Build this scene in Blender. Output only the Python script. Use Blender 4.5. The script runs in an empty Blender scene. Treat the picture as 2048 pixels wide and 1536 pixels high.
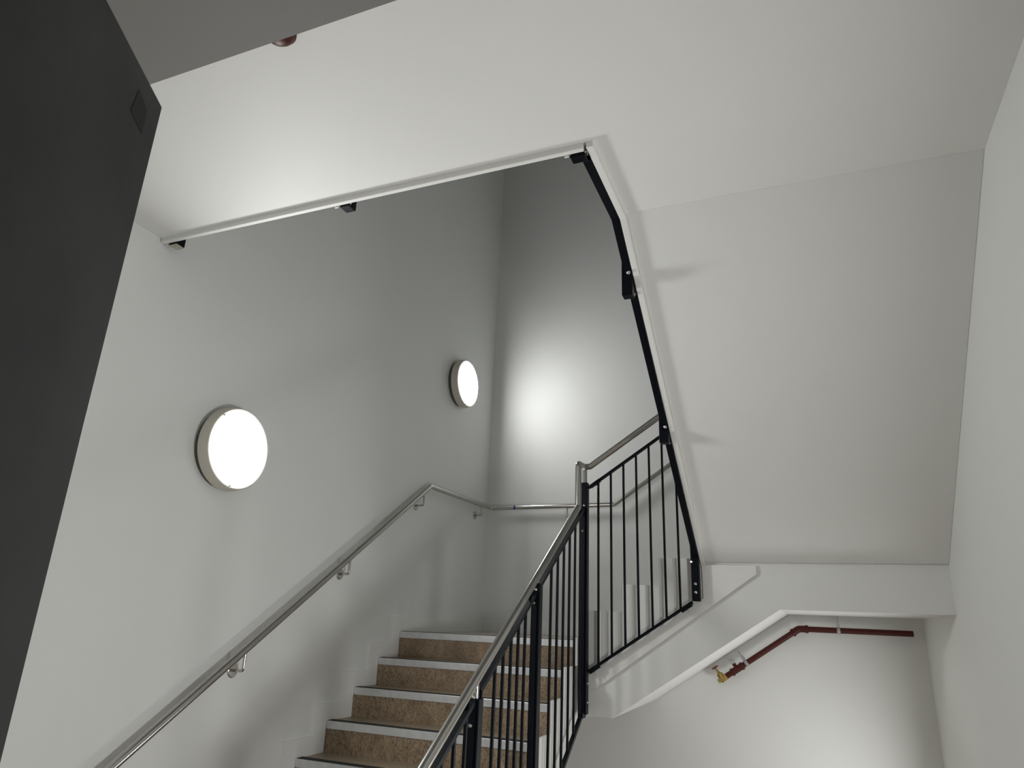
import bpy, bmesh, math, random
from mathutils import Vector, Matrix
random.seed(4)
C = bpy.context.scene.collection
SC = bpy.context.scene

# ---------------------------------------------------------------- camera, world, exposure
cam = bpy.data.cameras.new('camera')
cam.sensor_fit = 'HORIZONTAL'; cam.sensor_width = 36.0
cam.lens = 1384.417 / 2048 * 36.0
cam.clip_start = 0.02
camo = bpy.data.objects.new('camera', cam); C.objects.link(camo)
F = Vector((-0.372773, 0.87074903, 0.32068117)).normalized()
R = Vector((0.9237588, 0.38093726, 0.03945225)).normalized()
U = R.cross(F).normalized()
M = Matrix((R, U, -F)).transposed().to_4x4()
M.translation = Vector((2.79853533, -6.05395288, 0.12191606))
camo.matrix_world = M
SC.camera = camo
w = bpy.data.worlds.new('world'); SC.world = w; w.use_nodes = True
w.node_tree.nodes['Background'].inputs[0].default_value = (0.5, 0.52, 0.55, 1)
w.node_tree.nodes['Background'].inputs[1].default_value = 0.1
SC.view_settings.view_transform = 'Standard'; SC.view_settings.look = 'None'
SC.view_settings.gamma = 1; SC.view_settings.use_curve_mapping = False
SC.view_settings.exposure = 0.3
SC.cycles.diffuse_bounces = 8

# ---------------------------------------------------------------- materials
def mat(name, col, rough=.5, metal=0, spec=.5, noise=None, bump=None, coat=0):
    m = bpy.data.materials.new(name); m.use_nodes = True
    nt = m.node_tree; b = nt.nodes['Principled BSDF']
    b.inputs['Base Color'].default_value = (*col, 1)
    b.inputs['Roughness'].default_value = rough
    b.inputs['Metallic'].default_value = metal
    b.inputs['Specular IOR Level'].default_value = spec
    b.inputs['Coat Weight'].default_value = coat
    tc = nt.nodes.new('ShaderNodeTexCoord')
    if noise:
        sc, c2, amt = noise
        n = nt.nodes.new('ShaderNodeTexNoise'); n.inputs['Scale'].default_value = sc
        n.inputs['Detail'].default_value = 5
        nt.links.new(tc.outputs['Object'], n.inputs['Vector'])
        r = nt.nodes.new('ShaderNodeValToRGB')
        r.color_ramp.elements[0].position = .5 - amt; r.color_ramp.elements[1].position = .5 + amt
        r.color_ramp.elements[0].color = (*c2, 1); r.color_ramp.elements[1].color = (*col, 1)
        nt.links.new(n.outputs['Fac'], r.inputs['Fac'])
        nt.links.new(r.outputs['Color'], b.inputs['Base Color'])
    if bump:
        sc, st = bump
        n2 = nt.nodes.new('ShaderNodeTexNoise'); n2.inputs['Scale'].default_value = sc
        nt.links.new(tc.outputs['Object'], n2.inputs['Vector'])
        bp = nt.nodes.new('ShaderNodeBump'); bp.inputs['Strength'].default_value = st
        bp.inputs['Distance'].default_value = .002
        nt.links.new(n2.outputs['Fac'], bp.inputs['Height'])
        nt.links.new(bp.outputs['Normal'], b.inputs['Normal'])
    return m
WALL = mat('satin white wall paint', (.785, .795, .785), .52, spec=.25, noise=(3, (.775, .785, .775), .2), bump=(160, .05))
SOFF = mat('white soffit paint', (.82, .825, .812), .55, spec=.22, noise=(4, (.81, .815, .802), .2), bump=(160, .05))
TRIM = mat('white gloss trim paint', (.84, .84, .825), .5, spec=.25, noise=(30, (.82, .82, .80), .2))
STEEL = mat('brushed stainless steel', (.54, .525, .50), .21, 1)
BOLT = mat('bright bolt steel', (.75, .75, .74), .25, 1)
BLACK = mat('black navy powder coat', (.0035, .005, .0085), .38, spec=.13, noise=(90, (.0035, .0045, .0075), .2))
ALU = mat('worn aluminium nosing', (.80, .81, .83), .34, .8, noise=(25, (.68, .69, .71), .25))
GRIT = mat('black anti slip insert', (.02, .02, .02), .8, noise=(300, (.012, .012, .012), .2))
RED = mat('red oxide pipe paint', (.078, .010, .006), .5, spec=.3, noise=(40, (.06, .008, .005), .3))
DOME = mat('red brown plastic', (.075, .015, .009), .42, spec=.3, noise=(30, (.06, .012, .007), .3))
WHEEL = mat('red handwheel', (.16, .012, .014), .4)
BRASS = mat('brass', (.50, .36, .12), .38, .9, noise=(60, (.42, .30, .10), .3))
ZINC = mat('zinc plated strap', (.42, .44, .45), .4, .8)
TAPE = mat('blue tape', (.01, .04, .22), .4)
DOORM = mat('charcoal door laminate', (.021, .0215, .0215), .55, spec=.3, noise=(6, (.008, .0085, .009), .2), bump=(60, .1))
DOORD = mat('dark diamond patch', (.005, .0055, .0055), .6, spec=.25)
BODY = mat('beige grey lamp housing', (.60, .57, .50), .4, noise=(20, (.58, .55, .48), .2))
GAP = mat('dark lamp back plate', (.10, .10, .09), .6)
CREAM = mat('cream painted post', (.55, .53, .45), .5, noise=(40, (.42, .40, .30), .3))
FLOORM = mat('beige vinyl floor', (.34, .29, .23), .45, noise=(25, (.28, .24, .19), .25))

def cork():
    m = bpy.data.materials.new('cork stair covering'); m.use_nodes = True
    nt = m.node_tree; b = nt.nodes['Principled BSDF']; b.inputs['Roughness'].default_value = .5
    tc = nt.nodes.new('ShaderNodeTexCoord')
    mp = nt.nodes.new('ShaderNodeMapping'); mp.inputs['Scale'].default_value = (1.6, 1, .8)
    nt.links.new(tc.outputs['Object'], mp.inputs['Vector'])
    n = nt.nodes.new('ShaderNodeTexNoise'); n.inputs['Scale'].default_value = 90; n.inputs['Detail'].default_value = 6
    n.inputs['Roughness'].default_value = .7
    n2 = nt.nodes.new('ShaderNodeTexNoise'); n2.inputs['Scale'].default_value = 14; n2.inputs['Detail'].default_value = 4
    for q in (n, n2): nt.links.new(mp.outputs['Vector'], q.inputs['Vector'])
    r = nt.nodes.new('ShaderNodeValToRGB')
    r.color_ramp.elements[0].position = .36; r.color_ramp.elements[0].color = (.125, .086, .056, 1)
    r.color_ramp.elements[1].position = .56; r.color_ramp.elements[1].color = (.390, .292, .195, 1)
    nt.links.new(n.outputs['Fac'], r.inputs['Fac'])
    r2 = nt.nodes.new('ShaderNodeValToRGB')
    r2.color_ramp.elements[0].position = .35; r2.color_ramp.elements[0].color = (.72, .70, .66, 1)
    r2.color_ramp.elements[1].position = .65; r2.color_ramp.elements[1].color = (1, 1, 1, 1)
    nt.links.new(n2.outputs['Fac'], r2.inputs['Fac'])
    mx = nt.nodes.new('ShaderNodeMix'); mx.data_type = 'RGBA'; mx.blend_type = 'MULTIPLY'
    mx.inputs['Factor'].default_value = 1
    nt.links.new(r.outputs['Color'], mx.inputs['A']); nt.links.new(r2.outputs['Color'], mx.inputs['B'])
    nt.links.new(mx.outputs['Result'], b.inputs['Base Color'])
    return m
CORK = cork()
TREAD = mat('cork tread paled for grazing sheen', (.40, .335, .25), .4, spec=.4, noise=(110, (.25, .195, .135), .16))  # cork lightened: the grazing reflection on the treads is put into the colour
LAND = mat('pale landing vinyl', (.46, .43, .37), .4, spec=.4, noise=(90, (.36, .33, .27), .2))
def emit(name, col, s):
    m = bpy.data.materials.new(name); m.use_nodes = True
    b = m.node_tree.nodes['Principled BSDF']
    b.inputs['Base Color'].default_value = (.9, .9, .88, 1)
    b.inputs['Emission Color'].default_value = (*col, 1); b.inputs['Emission Strength'].default_value = s
    return m
SHADED = mat('ceiling paint darkened for shade', (.25, .247, .238), .45, spec=.5, noise=(2, (.235, .232, .223), .2))  # shade of the low front ceiling put into its base colour
RIM = emit('glowing clear lamp rim', (1, .99, .96), .55)

# ---------------------------------------------------------------- mesh helpers
class MB:
    def __init__(s): s.bm = bmesh.new()
    def box(s, x0, x1, y0, y1, z0, z1):
        v = [s.bm.verts.new((x, y, z)) for x in (x0, x1) for y in (y0, y1) for z in (z0, z1)]
        for f in ((0,1,3,2),(4,6,7,5),(0,4,5,1),(2,3,7,6),(0,2,6,4),(1,5,7,3)): s.bm.faces.new([v[i] for i in f])
        return s
    def prism(s, pts, axis, a, b):
        """polygon (two coordinates in axis order) extruded along axis from a to b"""
        def mk(p, t):
            if axis == 'x': return (t, p[0], p[1])
            if axis == 'y': return (p[0], t, p[1])
            return (p[0], p[1], t)
        A = [s.bm.verts.new(mk(p, a)) for p in pts]; B = [s.bm.verts.new(mk(p, b)) for p in pts]
        n = len(pts)
        fs = [s.bm.faces.new(A), s.bm.faces.new(B[::-1])]
        for i in range(n): s.bm.faces.new([A[i], B[i], B[(i+1) % n], A[(i+1) % n]])
        for f in fs: f.normal_update()
        bmesh.ops.triangulate(s.bm, faces=fs, ngon_method='EAR_CLIP')
        return s
    def loft(s, path, prof, cap=True, up=None):
        """sweep a closed profile (list of 2d) along a path of points"""
        P = [Vector(p) for p in path]; n = len(P); rings = []
        t0 = (P[1] - P[0]).normalized()
        if up is None:
            up = Vector((0, 0, 1)) if abs(t0.z) < .9 else Vector((0, 1, 0))
        nrm = (up - t0 * up.dot(t0)).normalized(); tp = t0
        for i in range(n):
            if i == 0: t = t0
            elif i == n-1: t = (P[i] - P[i-1]).normalized()
            else: t = ((P[i] - P[i-1]).normalized() + (P[i+1] - P[i]).normalized()).normalized()
            q = tp.rotation_difference(t); nrm = q @ nrm; nrm = (nrm - t * nrm.dot(t)).normalized(); tp = t
            bi = t.cross(nrm)
            k = 1.0
            if 0 < i < n-1:
                c = max(.3, t.dot((P[i+1] - P[i]).normalized())); k = 1 / c if len(prof) == 4 else 1
            rings.append([s.bm.verts.new(P[i] + bi * a + nrm * b * k) for a, b in prof])
        m = len(prof)
        for i in range(n-1):
            for j in range(m):
                f = s.bm.faces.new([rings[i][j], rings[i][(j+1) % m], rings[i+1][(j+1) % m], rings[i+1][j]])
                if m > 6: f.smooth = True
        if cap:
            s.bm.faces.new(rings[0][::-1]); s.bm.faces.new(rings[-1])
        return s
    def tube(s, path, r, seg=20, cap=True):
        return s.loft(path, [(r*math.cos(2*math.pi*i/seg), r*math.sin(2*math.pi*i/seg)) for i in range(seg)], cap)
    def bar(s, path, wd, th, up=None):
        a, b = wd/2, th/2
        return s.loft(path, [(-a, -b), (a, -b), (a, b), (-a, b)], True, up)
    def lathe(s, o, axis, prof, seg=48):
        """prof: list of (distance along axis, radius)"""
        o = Vector(o); ax = Vector(axis).normalized()
        e = Vector((0, 0, 1)) if abs(ax.z) < .9 else Vector((1, 0, 0))
        u = (e - ax*e.dot(ax)).normalized(); v = ax.cross(u); rings = []
        for d, r in prof:
            if r < 1e-6: rings.append([s.bm.verts.new(o + ax*d)])
            else: rings.append([s.bm.verts.new(o + ax*d + (u*math.cos(2*math.pi*i/seg) + v*math.sin(2*math.pi*i/seg))*r) for i in range(seg)])
        for A, B in zip(rings, rings[1:]):
            for i in range(seg):
                j = (i+1) % seg
                if len(A) == 1 and len(B) == 1: continue
                if len(A) == 1: f = s.bm.faces.new([A[0], B[i], B[j]])
                elif len(B) == 1: f = s.bm.faces.new([A[i], B[0], A[j]])
                else: f = s.bm.faces.new([A[i], B[i], B[j], A[j]])
                f.smooth = True
        return s
    def build(s, name, m, parent=None, bev=0, label=None):
        org = Vector((0, 0, 0)); q = parent
        while q is not None: org += q.location; q = q.parent
        bmesh.ops.recalc_face_normals(s.bm, faces=s.bm.faces)
        for v in s.bm.verts: v.co -= org
        me = bpy.data.meshes.new(name); s.bm.to_mesh(me); s.bm.free(); me.materials.append(m)
        o = bpy.data.objects.new(name, me); C.objects.link(o)
        if parent is not None: o.parent = parent
        if bev:
            md = o.modifiers.new('bevel', 'BEVEL'); md.width = bev; md.segments = 2; md.limit_method = 'ANGLE'
            md.angle_limit = math.radians(50)
        sm = any(p.use_smooth for p in me.polygons)
        if sm:
            md = o.modifiers.new('sharp', 'EDGE_SPLIT'); md.split_angle = math.radians(35)
        if label: o['label'] = label
        return o
def bend(pts, r, n=8):
    """polyline with rounded corners"""
    P = [Vector(p) for p in pts]; out = [P[0]]
    for a, b, c in zip(P, P[1:], P[2:]):
        d1 = (a-b).normalized(); d2 = (c-b).normalized()
        ang = d1.angle(d2); l = min(r / math.tan(ang/2), .48*(a-b).length, .48*(c-b).length)
        p, q = b + d1*l, b + d2*l
        for i in range(n+1):
            t = i/n; out.append(p*(1-t)**2 + b*2*t*(1-t) + q*t*t)
    out.append(P[-1]); return out
def thing(name, label, cat, loc=(0, 0, 0), group=None):
    o = bpy.data.objects.new(name, None); C.objects.link(o); o.location = loc; o.empty_display_size = .1
    o['label'] = label; o['category'] = cat
    if group: o['group'] = group
    return o
def tag(o, label, cat, group=None):
    o['label'] = label; o['category'] = cat
    if group: o['group'] = group
    return o
def struct(o, label=None, cat=None):
    o['kind'] = 'structure'
    if label: o['label'] = label
    if cat: o['category'] = cat
    return o

# ---------------------------------------------------------------- dimensions (metres; z = 0 is the half landing)
RI, GO, YN = .17, .2539, -1.428          # riser, going, landing nosing
FL, RX, FY, TOP = -1.53, 3.53, -6.30, 7.4  # floor, right wall, front wall, roof
LZ = -.446                               # underside of the half landing
UP = 2.21                                # upper floor
FX = -1.39                               # near face of the second flight
def soffit3(y): return 1.823 - .642*(y + 3.45)
def soffit2(x): return LZ + .653*(x - 1.577)

# ---------------------------------------------------------------- setting
t = .15
struct(MB().box(-t, 0, FY-t, t, FL-t, TOP).build('wall_left', WALL), 'grey white stairwell wall on the left carrying two round lights', 'wall')
struct(MB().box(0, RX, 0, t, FL-t, TOP).build('wall_back', WALL), 'grey white stairwell wall at the back, behind the half landing', 'wall')
struct(MB().box(RX, RX+t, FY-t, t, FL-t, TOP).build('wall_right', WALL), 'white stairwell wall at the right end of the upper landing', 'wall')
DX0, DX1, DZ = 2.53, 3.36, .66
fw = MB(); fw.box(0, DX0, FY-t, FY, FL-t, TOP).box(DX1, RX, FY-t, FY, FL-t, TOP).box(DX0, DX1, FY-t, FY, DZ+.015, TOP)
struct(fw.build('wall_front', WALL), 'white wall with the doorway the stair hall is seen from', 'wall')
struct(MB().box(0, RX, FY-1.6, 0, FL-t, FL).build('floor', FLOORM), 'beige hall floor at the foot of the stairs', 'floor')
struct(MB().box(0, RX, FY, 0, TOP, TOP+t).build('ceiling_upper', SOFF), 'white ceiling over the top of the stairwell', 'ceiling')
# upper floor slab, L shaped, its underside is the big white soffit
sl = MB().prism([(0, FY), (RX, FY), (RX, -3.45), (2.19, -3.45), (2.19, -3.955), (0, -3.955)], 'z', 1.823, UP)
struct(sl.build('ceiling', SOFF), 'large smooth white soffit of the upper floor overhead', 'ceiling')
struct(MB().box(0, RX, FY, -5.20, 1.25, 1.823).build('ceiling_front', SHADED), 'lower ceiling, its shade put into a darker grey, at the top left, nearest the viewer', 'ceiling')
# half landing and upper quarter landing
struct(MB().box(0, 1.36, YN+.016, 0, LZ, 0).build('floor_landing', LAND), 'cork covered half landing in the corner of the stairwell', 'floor')
struct(MB().box(2.617, RX, FX, 0, .237, .68).build('floor_upper_landing', SOFF), 'white fascia and underside of the landing at the right', 'floor')
# trims: lipping boards under the slab edges
lip1 = MB().box(.008, 2.155, -3.974, -3.952, 1.797, 1.90).build('trim_1', TRIM, bev=.003)
struct(lip1, 'white lipping board along the upper slab edge, left to centre', 'trim')
yk = -3.452
def lip3(y): return 1.797 if y < yk else 1.797 - .642*(y - yk)
pl = MB().prism([(-3.974, 1.797), (yk, 1.797), (-1.40, lip3(-1.40)), (-1.40, lip3(-1.40)+.14), (yk, 1.94), (-3.974, 1.94)], 'x', 2.167, 2.195)
struct(pl.build('trim_2', TRIM, bev=.003), 'white lipping board bending down along the underside edge of the upper flight', 'trim')
# skirtings
def nos(k): return YN - k*GO
NR = 9
lo = [(0, 0), (nos(0), 0)]
for k in range(1, NR): lo += [(nos(k-1), -RI*k), (nos(k), -RI*k)]
lo += [(nos(NR-1), FL)]
up = [(0, .10)]
for k in range(0, NR): up += [(nos(k)-.115, .10-RI*k), (nos(k)-.115, .10-RI*(k+1))]
up += [(FY, .10-RI*NR), (FY, FL)]
struct(MB().prism(up + lo[::-1], 'x', 0, .016).build('baseboard_left', TRIM), 'white stepped skirting climbing the left wall beside the lower flight', 'baseboard')
x2 = [1.394 + .2525*k for k in range(4)]
pb = [(.012, 0), (x2[0], 0)]
for k in range(1, 5): pb += [(x2[k-1], RI*k), (x2[k] if k < 4 else RX, RI*k)]
qb = [(.012, .10), (x2[0]-.11, .10)]
for k in range(1, 5): qb += [(x2[k-1]-.11, .10+RI*k), ((x2[k] if k < 4 else RX+.11)-.11, .10+RI*k)]
struct(MB().prism(pb + qb[::-1], 'y', -.012, 0).build('baseboard_back', TRIM), 'white skirting along the back wall, stepping up beside the second flight', 'baseboard')
struct(MB().box(0, .012, FY, nos(NR-1)-.2, FL, FL+.1).build('baseboard_hall', TRIM), 'white skirting at floor level of the hall', 'baseboard')

# ---------------------------------------------------------------- lower flight
f1 = thing('stair_flight', 'lower flight of cork stairs with pale metal nosings climbing to the half landing', 'stairs', (.66, -3.46, FL))
body = [(YN+.015, LZ), (YN+.015, -.012)]
for k in range(1, NR): body += [(nos(k-1)+.014, -RI*k-.012), (nos(k)+.014, -RI*k-.012)]
body += [(nos(NR-1)+.014, FL), (nos(NR-1)+.75, FL)]
MB().prism(body, 'x', .017, 1.33).build('carcass', SOFF, f1)
st = [(nos(0)+.30, .02), (nos(0), .02)]
for k in range(1, NR): st += [(nos(k-1), -RI*k+.02), (nos(k), -RI*k+.02)]
st += [(nos(NR-1), FL), (nos(NR-1)+.34, FL), (YN+.04, -.475), (YN+.04, LZ+.001), (nos(0)+.30, LZ+.001)]
MB().prism(st, 'x', 1.343, 1.362).build('stringer', TRIM, f1, bev=.002, label='white stepped outer stringer')
for k in range(0, NR):
    z = -RI*k; y = nos(k)
    if k: tr = MB().box(.017, 1.343, y+.002, nos(k-1)+.014, z-.012, z).build('tread', TREAD, f1)
    else: tr = MB().box(.017, 1.343, y+.002, y+.055, z-.012, z+.001).build('tread', TREAD, f1)
    rz0 = max(z-RI, FL)
    MB().box(.017, 1.343, y+.002, y+.014, rz0, z-.012).build('riser', CORK, f1)
    nz = MB(); nz.box(.018, 1.342, y-.003, y+.002, z-.040, z+.003); nz.box(.018, 1.342, y+.002, y+.008, z, z+.003)
    nz = nz.build('nosing', ALU, tr, bev=.001)
    MB().box(.018, 1.342, y+.007, y+.060, z+.0005, z+.005).build('anti_slip_strip', GRIT, tr)

# ---------------------------------------------------------------- second flight
f2 = thing('stair_flight', 'short white second flight rising right from the half landing along the back wall', 'stairs', (1.9, -.7, LZ))
bd = [(1.362, LZ), (1.362, 0), (x2[0], 0)]
for k in range(1, 5): bd += [(x2[k-1], RI*k), (x2[k] if k < 4 else 2.617, RI*k)]
bd += [(2.617, .237), (1.577, LZ)]
MB().prism(bd, 'y', FX, -.012).build('carcass', SOFF, f2)
sk = [(1.372, -.243), (1.372, .023), (x2[0], .023)]
for k in range(1, 4): sk += [(x2[k-1], RI*k+.023), (x2[k], RI*k+.023)]
sk += [(x2[3], .66), (2.165, .66), (2.165, .281)]
MB().prism(sk, 'y', FX-.008, FX-.0005).build('stringer', TRIM, f2, bev=.002, label='white stepped board of the open side')
ap = [(1.40, -.336), (2.490, .434), (2.4975, .440), (2.4975, .4925), (2.172, .4925), (2.172, .288), (1.40, -.222)]
MB().prism(ap, 'y', FX-.020, FX-.0085).build('apron', TRIM, f2, label='raised white apron board ending in a point')
for k in range(1, 5):
    z = RI*k; x = x2[k-1]
    tr = MB().box(x, x+.25, FX+.002, -.014, z, z+.004).build('tread', TREAD, f2)
    MB().box(x-.004, x-.0005, FX+.002, -.014, z-.045, z+.004).build('nosing', ALU, tr)

# ---------------------------------------------------------------- upper flight (seen from below)
f3 = thing('stair_flight', 'smooth white sloping underside of the upper flight descending to the right landing', 'stairs', (2.86, -2.4, .5))
us = [(-1.404, soffit3(-1.404)), (-1.404, .70), (-1.42, .70), (-1.42, .85)]
for k in range(1, 9): us += [(-1.42-GO*k, .68+RI*k), (-1.42-GO*k, .68+RI*(k+1))]
us[-1] = (-3.449, UP); us[-2] = (-3.449, .68+RI*8)
us += [(-3.449, 1.823)]
MB().prism(us, 'x', 2.196, RX-.001).build('soffit', SOFF, f3)

# ---------------------------------------------------------------- balustrades
def bolt(o, ax, parent, r=.008, name='bolt'):
    b = MB().lathe(o, ax, [(0, 0), (0, r), (r*.5, r*.95), (r*.9, r*.6), (r*.9, r*.35), (r*.45, r*.3), (r*.45, 0)], 14)
    return b.build(name, BOLT, parent)
PW = .025
BX = 1.41; BY = -1.45
def TR(y): return .364 + .667*(y + 2.22)
def BR(y): return -.41 + .667*(y + 1.472)
b1 = thing('balustrade', 'black metal balustrade of the lower flight with stainless handrail and corner post', 'balustrade', (BX, -2.5, FL))
posts = [(-1.45, 1.035, -.43), (-2.34, .312, BR(-2.34)-.05), (-3.06, -.213, BR(-3.06)-.04), (-3.52, -.49, FL)]
for i, (y, zt, zb) in enumerate(posts):
    m = MB().box(BX-PW, BX+PW, y-PW, y+PW, zb, zt)
    po = m.build('post', BLACK, b1, bev=.004)
    zr = 1.138 if i == 0 else .845 + .666*(y + 1.6)
    MB().tube([(BX, y, zt-.01), (BX, y, zr-.01)], .010 if i else .0165, 18).build('rail_pin', STEEL, po)
    if i: 
        MB().box(BX-PW-.006, BX-PW, y-.03, y+.02, TR(y)-.02, zt+.01).build('clamp_plate', BLACK, po, bev=.002)
    bolt((BX-.004, y-PW-.012, zt-.105 if i else .70), (0, -1, .4), po, .009)
    bolt((BX+.012, y-PW-.03, TR(y-PW)+.008), (.2, -.6, .6), po, .008)
    if i == 0:
        bolt((BX+.004, y-PW, BR(y)+.03), (.3, -1, 0), po, .007)
        for zz in (-.36, -.25): bolt((BX+PW, y-.002, zz), (1, 0, 0), po, .006)
BAL = {-1.45-PW: [-1.546-.113*k for k in range(6)], -2.34-PW: [-2.502-.092*k for k in range(5)], -3.06-PW: [-3.152-.1*k for k in range(4)]}
for (ya, yb, off) in ((-1.45-PW, -2.34+PW, 0), (-2.34-PW, -3.06+PW, 0), (-3.06-PW, -3.52+PW, 1)):
    br = BR if not off else (lambda y: TR(y) - .98)
    MB().bar([(BX, ya, TR(ya)-.007), (BX, yb, TR(yb)-.007)], .024, .020).build('top_rail', BLACK, b1)
    MB().bar([(BX, ya, br(ya)), (BX, yb, br(yb))], .024, .020).build('bottom_rail', BLACK, b1)
    MB().box(BX-.012, BX+.012, yb+.004, yb+.012, br(yb), TR(yb)).build('end_bar', BLACK, b1)
    MB().box(BX-.012, BX+.012, ya-.012, ya-.004, br(ya), TR(ya)).build('end_bar', BLACK, b1)
    for y in BAL[ya]:
        MB().box(BX-.0065, BX+.0065, y-.0065, y+.0065, br(y)+.004, TR(y)-.01).build('baluster', BLACK, b1)
    MB().box(BX-.016, BX-.010, ya-.07, ya, TR(ya)-.055, TR(ya)-.012).build('rail_bracket', BLACK, b1)
    MB().box(BX-.006, BX+.016, ya-.05, ya+.02, br(ya)-.034, br(ya)-.006).build('rail_bracket', BLACK, b1)
hz = lambda y: .845 + .666*(y + 1.6)
MB().tube(bend([(BX, -3.62, hz(-3.62)), (BX, -1.60, hz(-1.60)), (BX, -1.60, 1.140), (BX, BY, 1.149), (1.4362, BY, 1.149)], .024), .0215, 24).build('handrail', STEEL, b1, label='polished stainless tube rising steeply with a vertical step at the top')

b2 = thing('balustrade', 'black metal balustrade of the second flight with seven bars and stainless handrail', 'balustrade', (1.8, BY, -.2))
def T2(x): return 1.013 + .667*(x - 1.447)
def B2(x): return -.169 + .660*(x - 1.451)
xa, xb = 1.41+PW+.004, 2.137-PW
MB().bar([(xa, BY, T2(xa)-.008), (xb, BY, T2(xb)-.008)], .022, .018).build('top_rail', BLACK, b2)
MB().bar([(xa, BY, B2(xa)-.004), (xb, BY, B2(xb)-.004)], .022, .018).build('bottom_rail', BLACK, b2)
for k in range(7):
    x = 1.507 + .0883*k
    MB().box(x-.0065, x+.0065, BY-.0065, BY+.0065, B2(x), T2(x)-.01).build('baluster', BLACK, b2)
ep = MB().box(2.137-PW, 2.137+PW, BY-PW, BY+PW, .268, 1.72).build('post', BLACK, b2, bev=.004, label='black end post with two round bolts at its foot')
for zz in (.322, .372): bolt((2.137, BY-PW, zz), (0, -1, 0), ep, .011)
bolt((2.120, BY-PW, .505), (-.3, -1, 0), ep, .009)
for (x, z, s) in ((xa+.052, T2(xa+.052), -1), (xa+.048, B2(xa+.048), -1), (xb-.035, B2(xb-.035), -1)):
    rb = MB().bar([(x-.035, BY-.012, z-.667*.035-.014), (x+.03, BY-.012, z+.667*.03-.014)], .02, .024).build('rail_bracket', BLACK, b2)
    MB().tube([(x+.005, BY-.012, z-.02), (x+.015, BY-.014, z-.045)], .004, 10).build('bolt', BOLT, rb)
hx = lambda x: 1.142 + .655*(x - 1.41)
MB().tube(bend([(1.4368, BY, 1.149), (1.446, BY, 1.149), (2.30, BY, 1.149+.668*(2.30-1.446))], .004), .0215, 24).build('handrail', STEEL, b2, label='stainless handrail tube')

b3 = thing('balustrade', 'black balustrade of the upper flight, seen as a dark bent strip beside the white edge', 'balustrade', (2.14, -2.6, .48))
MB().bar([(2.147, -3.893, 1.812), (2.147, yk, 1.812), (2.147, BY-PW-.013, lip3(BY-PW)+.010)], .034, .022).build('bottom_rail', BLACK, b3)
MB().bar([(2.147, -3.893, 3.10), (2.147, yk, 3.10), (2.147, BY-PW-.013, 1.80)], .034, .022).build('top_rail', BLACK, b3)
for y, dz in ((-3.185, .075), (-2.375, .055)):
    po = MB().box(2.137-PW, 2.137+PW, y-PW, y+PW, lip3(y)-dz, lip3(y)+1.3).build('post', BLACK, b3, bev=.004)
    bolt((2.150, y-PW-.022, lip3(y-PW-.02)-.001), (.35, -.3, -.8), po, .010)
    bolt((2.150, y+PW+.028, lip3(y+PW+.03)-.001), (.35, -.3, -.8), po, .010)
for k in range(22):
    y = -3.85 + .108*k
    if min(abs(y+3.185), abs(y+2.375)) < .045: continue
    MB().box(2.141, 2.153, y-.006, y+.006, lip3(y)+.015, lip3(y)+1.30).build('baluster', BLACK, b3)

b4 = thing('balustrade', 'upper landing balustrade whose black post feet poke below the long white slab edge', 'balustrade', (1.1, -3.92, 1.79))
for x, lb in ((.058, 'foot of the post by the left wall, its underside painted cream'), (1.068, None), (2.125, None)):
    po = MB().box(x-PW, x+PW, -3.947, -3.897, 1.793, 3.2).build('post', BLACK, b4, bev=.003, label=lb)
    MB().box(x-.050, x-.032, -3.950, -3.944, 1.793, 1.80).build('shim', TRIM, po)
    if lb: MB().box(x-PW+.002, x+PW-.002, -3.945, -3.899, 1.790, 1.7935).build('foot_cap', CREAM, po, label='cream painted underside')
    else: bolt((x+.034, -3.950, 1.798), (.2, .3, -1), po, .004)
MB().box(2.095, 2.155, -3.948, -3.902, 1.788, 1.80).build('bracket', BLACK, b4, bev=.004)
MB().bar([(.09, -3.922, 3.2), (2.14, -3.922, 3.2)], .03, .02).build('top_rail', BLACK, b4)
MB().bar([(.09, -3.922, 2.30), (2.14, -3.922, 2.30)], .022, .018).build('bottom_rail', BLACK, b4)

# ---------------------------------------------------------------- wall handrail
wr = thing('wall_handrail', 'long stainless tube handrail fixed to the left and back walls on round brackets', 'handrail', (.07, -2, .6))
wz = lambda y: 1.094 + .657*(y + 1.243)
kx = 1.262
pts = [(.07, -4.3, wz(-4.3)), (.07, -1.243, 1.094), (.07, -.07, 1.101), (kx, -.07, 1.108), (2.25, -.07, 1.108+.667*(2.25-kx)), (3.3, -.07, 1.108+.667*(2.25-kx))]
MB().tube(bend(pts, .07, 10), .0212, 28).build('rail_tube', STEEL, wr)
def bracket(p, nrm, zr):
    p = Vector(p); n = Vector(nrm)
    pt = MB().lathe(p, n, [(0, 0), (0, .036), (.005, .036), (.008, .032), (.008, 0)], 32).build('bracket_plate', STEEL, wr)
    q = p + n*.07
    MB().tube(bend([p + n*.005, q, Vector((q.x, q.y, zr-.012))], .016), .0075, 12).build('bracket_arm', STEEL, pt)
for y in (-3.80, -3.03, -2.21, -1.33): bracket((0, y, wz(y)-.108), (1, 0, 0), wz(y))
bracket((0, -.262, 1.008), (1, 0, 0), 1.10)
bracket((.83, 0, 1.008), (0, -1, 0), 1.107)
bracket((2.60, 0, 1.66), (0, -1, 0), 1.765)
MB().tube([(.312, -.07, 1.1025), (.328, -.07, 1.1026)], .0213, 28, False).build('tape_band', TAPE, wr, label='band of blue tape around the rail')

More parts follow.
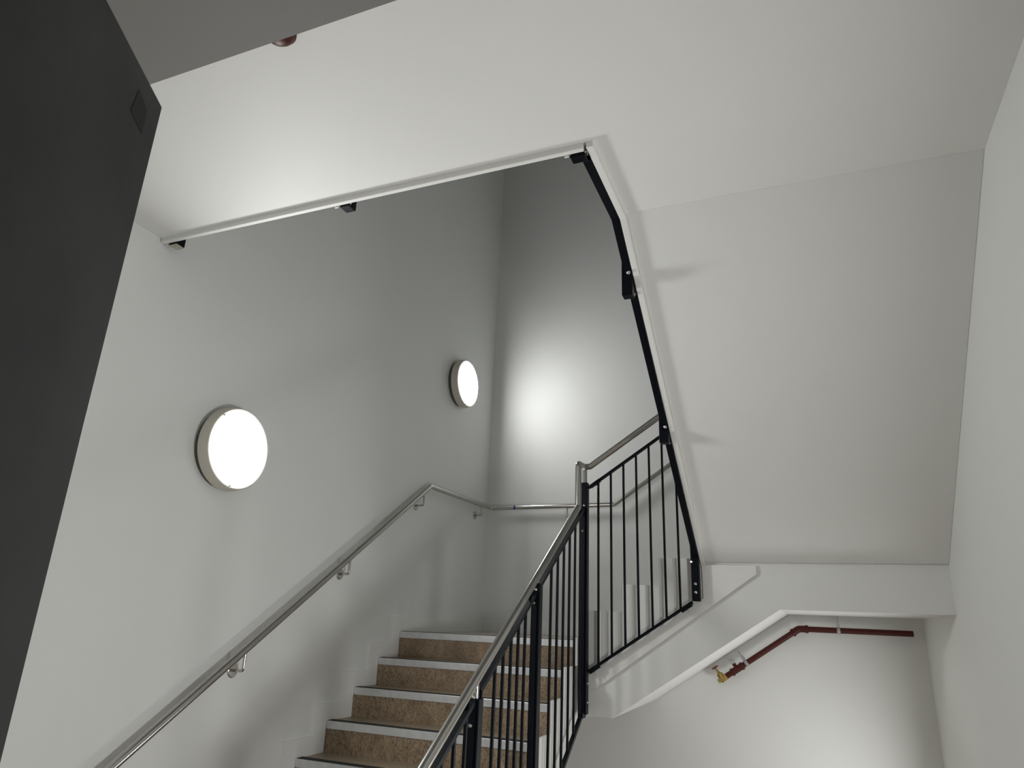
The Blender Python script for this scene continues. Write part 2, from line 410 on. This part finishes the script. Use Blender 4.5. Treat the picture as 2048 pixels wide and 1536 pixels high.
# ---------------------------------------------------------------- round wall lights
def lamp(loc, label, power, rot=0, group='round wall lights'):
    o = thing('wall_light', label, 'light', loc, group)
    L = Vector(loc)
    MB().lathe(L, (1, 0, 0), [(0, 0), (0, .203), (.034, .203), (.034, 0)], 64).build('back_plate', GAP, o)
    MB().lathe(L, (1, 0, 0), [(.034, .150), (.034, .218), (.038, .2205), (.088, .214), (.094, .210), (.094, .200), (.084, .198)], 96).build('housing', BODY, o)
    MB().lathe(L, (1, 0, 0), [(.086, .199), (.0965, .2075), (.0985, .2065), (.0990, .201), (.0980, .195)], 96).build('rim', RIM, o)
    MB().lathe(L, (1, 0, 0), [(.0985, .1965), (.1005, .15), (.1015, .08), (.102, 0)], 96).build('diffuser', emit('lit opal diffuser', (1, 1, .985), power), o)
    for a in (135, 22, 262):
        a = math.radians(a); c = L + Vector((.098, .203*math.cos(a), .203*math.sin(a)))
        MB().box(c.x-.004, c.x+.004, c.y-.004, c.y+.004, c.z-.004, c.z+.004).build('clip', ZINC, o)
    o.rotation_euler = (0, 0, rot)
    return o
lamp((0, -3.333, .908), 'larger, nearer round lit wall light low on the left wall', 50)
lamp((0, -.748, 2.120), 'smaller, farther round lit wall light high beside the corner', 32)
lamp((RX, -1.0, -.95), 'round wall light on the right wall under the landing', 30, math.pi)
lamp((RX, -4.4, -.30), 'unseen fill light added on the right wall near the doorway, built as a round wall light', 62, math.pi)  # added out of view as fill to brighten the hall

# ---------------------------------------------------------------- sprinkler pipe under the second flight
PY = -.075
sp = thing('sprinkler_pipe', 'dark red pipe with brass valve hung under the white stair soffit', 'pipe', (2.7, PY, .13))
A = Vector((2.135, PY, -.236)); B = Vector((2.688, PY, .1335)); D = Vector((3.45, PY, .131))
u = (B - A).normalized(); n = Vector((-u.z, 0, u.x))
MB().tube([A, B - u*.02], .0205, 20).build('pipe', RED, sp)
MB().tube([B + Vector((.02, 0, 0)), D], .0205, 20).build('pipe', RED, sp)
el = MB(); el.tube(bend([B - u*.055, B, B + Vector((.06, 0, 0))], .05), .0245, 20)
el.tube([B - u*.062, B - u*.042], .0285, 20); el.tube([B + Vector((.044, 0, 0)), B + Vector((.066, 0, 0))], .0285, 20)
el.build('elbow', RED, sp)
te = MB(); tc_ = A + u*.105
te.tube([tc_ - u*.046, tc_ + u*.046], .0245, 20); te.tube([tc_ - u*.052, tc_ - u*.034], .0285, 20); te.tube([tc_ + u*.034, tc_ + u*.052], .0285, 20)
te.tube([tc_ , tc_ + n*.045], .014, 16)
te = te.build('tee', RED, sp)
sh = MB(); h0 = tc_ + n*.045
for s in (-1, 1):
    sh.tube(bend([h0, h0 + u*.013*s + n*.004, h0 + u*.013*s + n*.022, h0 + n*.034], .004), .0022, 8)
sh.tube([h0 + n*.0, h0 + n*.034], .0022, 8)
sh.lathe(h0 + n*.034, n, [(0, 0), (0, .019), (.002, .019), (.002, 0)], 20)
sh.lathe(h0 - n*.004, n, [(0, 0), (0, .012), (.006, .012), (.006, 0)], 16)
sh.build('sprinkler_head', ZINC, te)
va = MB(); v0 = A - u*.020
va.tube([A + u*.006, A - u*.012], .026, 6); va.tube([A - u*.008, A - u*.052], .021, 20)
va.lathe(v0 - u*.012, n, [(-.024, 0), (-.024, .016), (.0, .021), (.026, .020), (.030, .024), (.040, .024), (.046, .014), (.062, .011), (.066, .007), (.095, .006), (.095, 0)], 20)
va.tube([A - u*.050, A - u*.064], .019, 6)
va = va.build('valve', BRASS, sp, label='brass gate valve')
MB().tube([A - u*.064, A - u*.068], .013, 16).build('end_plug', GRIT, va)
hw = MB(); hc = v0 - u*.012 + n*.094
e1 = u; e2 = n.cross(u)
ring = [hc + (e1*math.cos(2*math.pi*i/20) + e2*math.sin(2*math.pi*i/20))*.022 for i in range(21)]
hw.tube(ring, .0052, 10, False)
for i in range(4): hw.tube([hc, ring[i*5]], .0035, 8)
hw.tube([hc - n*.006, hc + n*.007], .007, 12)
hw.build('handwheel', WHEEL, va)
def hanger(c, dirv, L, name='pipe_hanger'):
    ax = u if dirv.x else Vector((1, 0, 0)); side = Vector((0, 1, 0))
    m = MB()
    ring = [c + (dirv*math.cos(2*math.pi*i/24) + side*math.sin(2*math.pi*i/24))*.0225 for i in range(25)]
    m.loft(ring, [(-.011, -.0012), (.011, -.0012), (.011, .0012), (-.011, .0012)], False, dirv)
    for s in (-1, 1):
        m.bar([c + dirv*.020 + side*.006*s, c + dirv*.062 + side*.006*s], .022, .003, side)
    m = m.build('hanger_strap', ZINC, sp)
    MB().tube([c + dirv*.058, c + dirv*L], .0045, 10).build('hanger_rod', ZINC, m)
    bolt(c - dirv*.012 + Vector((0, -.023, 0)), (0, -1, 0), m, .006)
h1 = A + u*.190
hanger(h1, n, .105)
hanger(Vector((2.962, PY, .132)), Vector((0, 0, 1)), .104)

# ---------------------------------------------------------------- alarm on the soffit, open door leaf
al = thing('alarm_dome', 'small red brown dome on the white soffit, half hidden by the lower ceiling', 'alarm', (1.428, -4.80, 1.823))
MB().lathe((1.428, -4.80, 1.823), (0, 0, -1), [(0, 0), (0, .052), (.012, .052), (.015, .048), (.015, 0)], 40).build('base', DOME, al)
MB().lathe((1.428, -4.80, 1.823), (0, 0, -1), [(.015, .047), (.024, .044), (.033, .035), (.039, .020), (.041, 0)], 40).build('dome', DOME, al)

dl = Vector((-.489, .872, 0)).normalized(); dn = Vector((dl.y, -dl.x, 0))   # leaf direction and its viewer side
Hn = Vector((2.14, -5.60, 0)) - dl*.80
door = bpy.data.objects.new('door_1', None); C.objects.link(door); door.location = (Hn.x, Hn.y, FL)
struct(door, 'charcoal door leaf standing open, its top corner cutting in at the left edge', 'door')
lf = MB(); P = [Hn, Hn + dl*.80, Hn + dl*.80 - dn*.045, Hn - dn*.045]
lf.prism([(p.x, p.y) for p in P], 'z', FL+.008, .678)
lf.build('leaf', DOORM, door, bev=.002)
def onleaf(s, z, d): q = Hn + dl*s + dn*d; return (q.x, q.y, z)
dm = MB()
pp = [(.7416, .6533), (.7685, .6465), (.7692, .6159), (.736, .6206)]
A_ = [dm.bm.verts.new(onleaf(a, b, .0001)) for a, b in pp]; B_ = [dm.bm.verts.new(onleaf(a, b, .0004)) for a, b in pp]
dm.bm.faces.new(A_); dm.bm.faces.new(B_[::-1])
for i in range(4): dm.bm.faces.new([A_[i], B_[i], B_[(i+1) % 4], A_[(i+1) % 4]])
dm.build('diamond_patch', DOORD, door, label='darker diamond shaped patch')
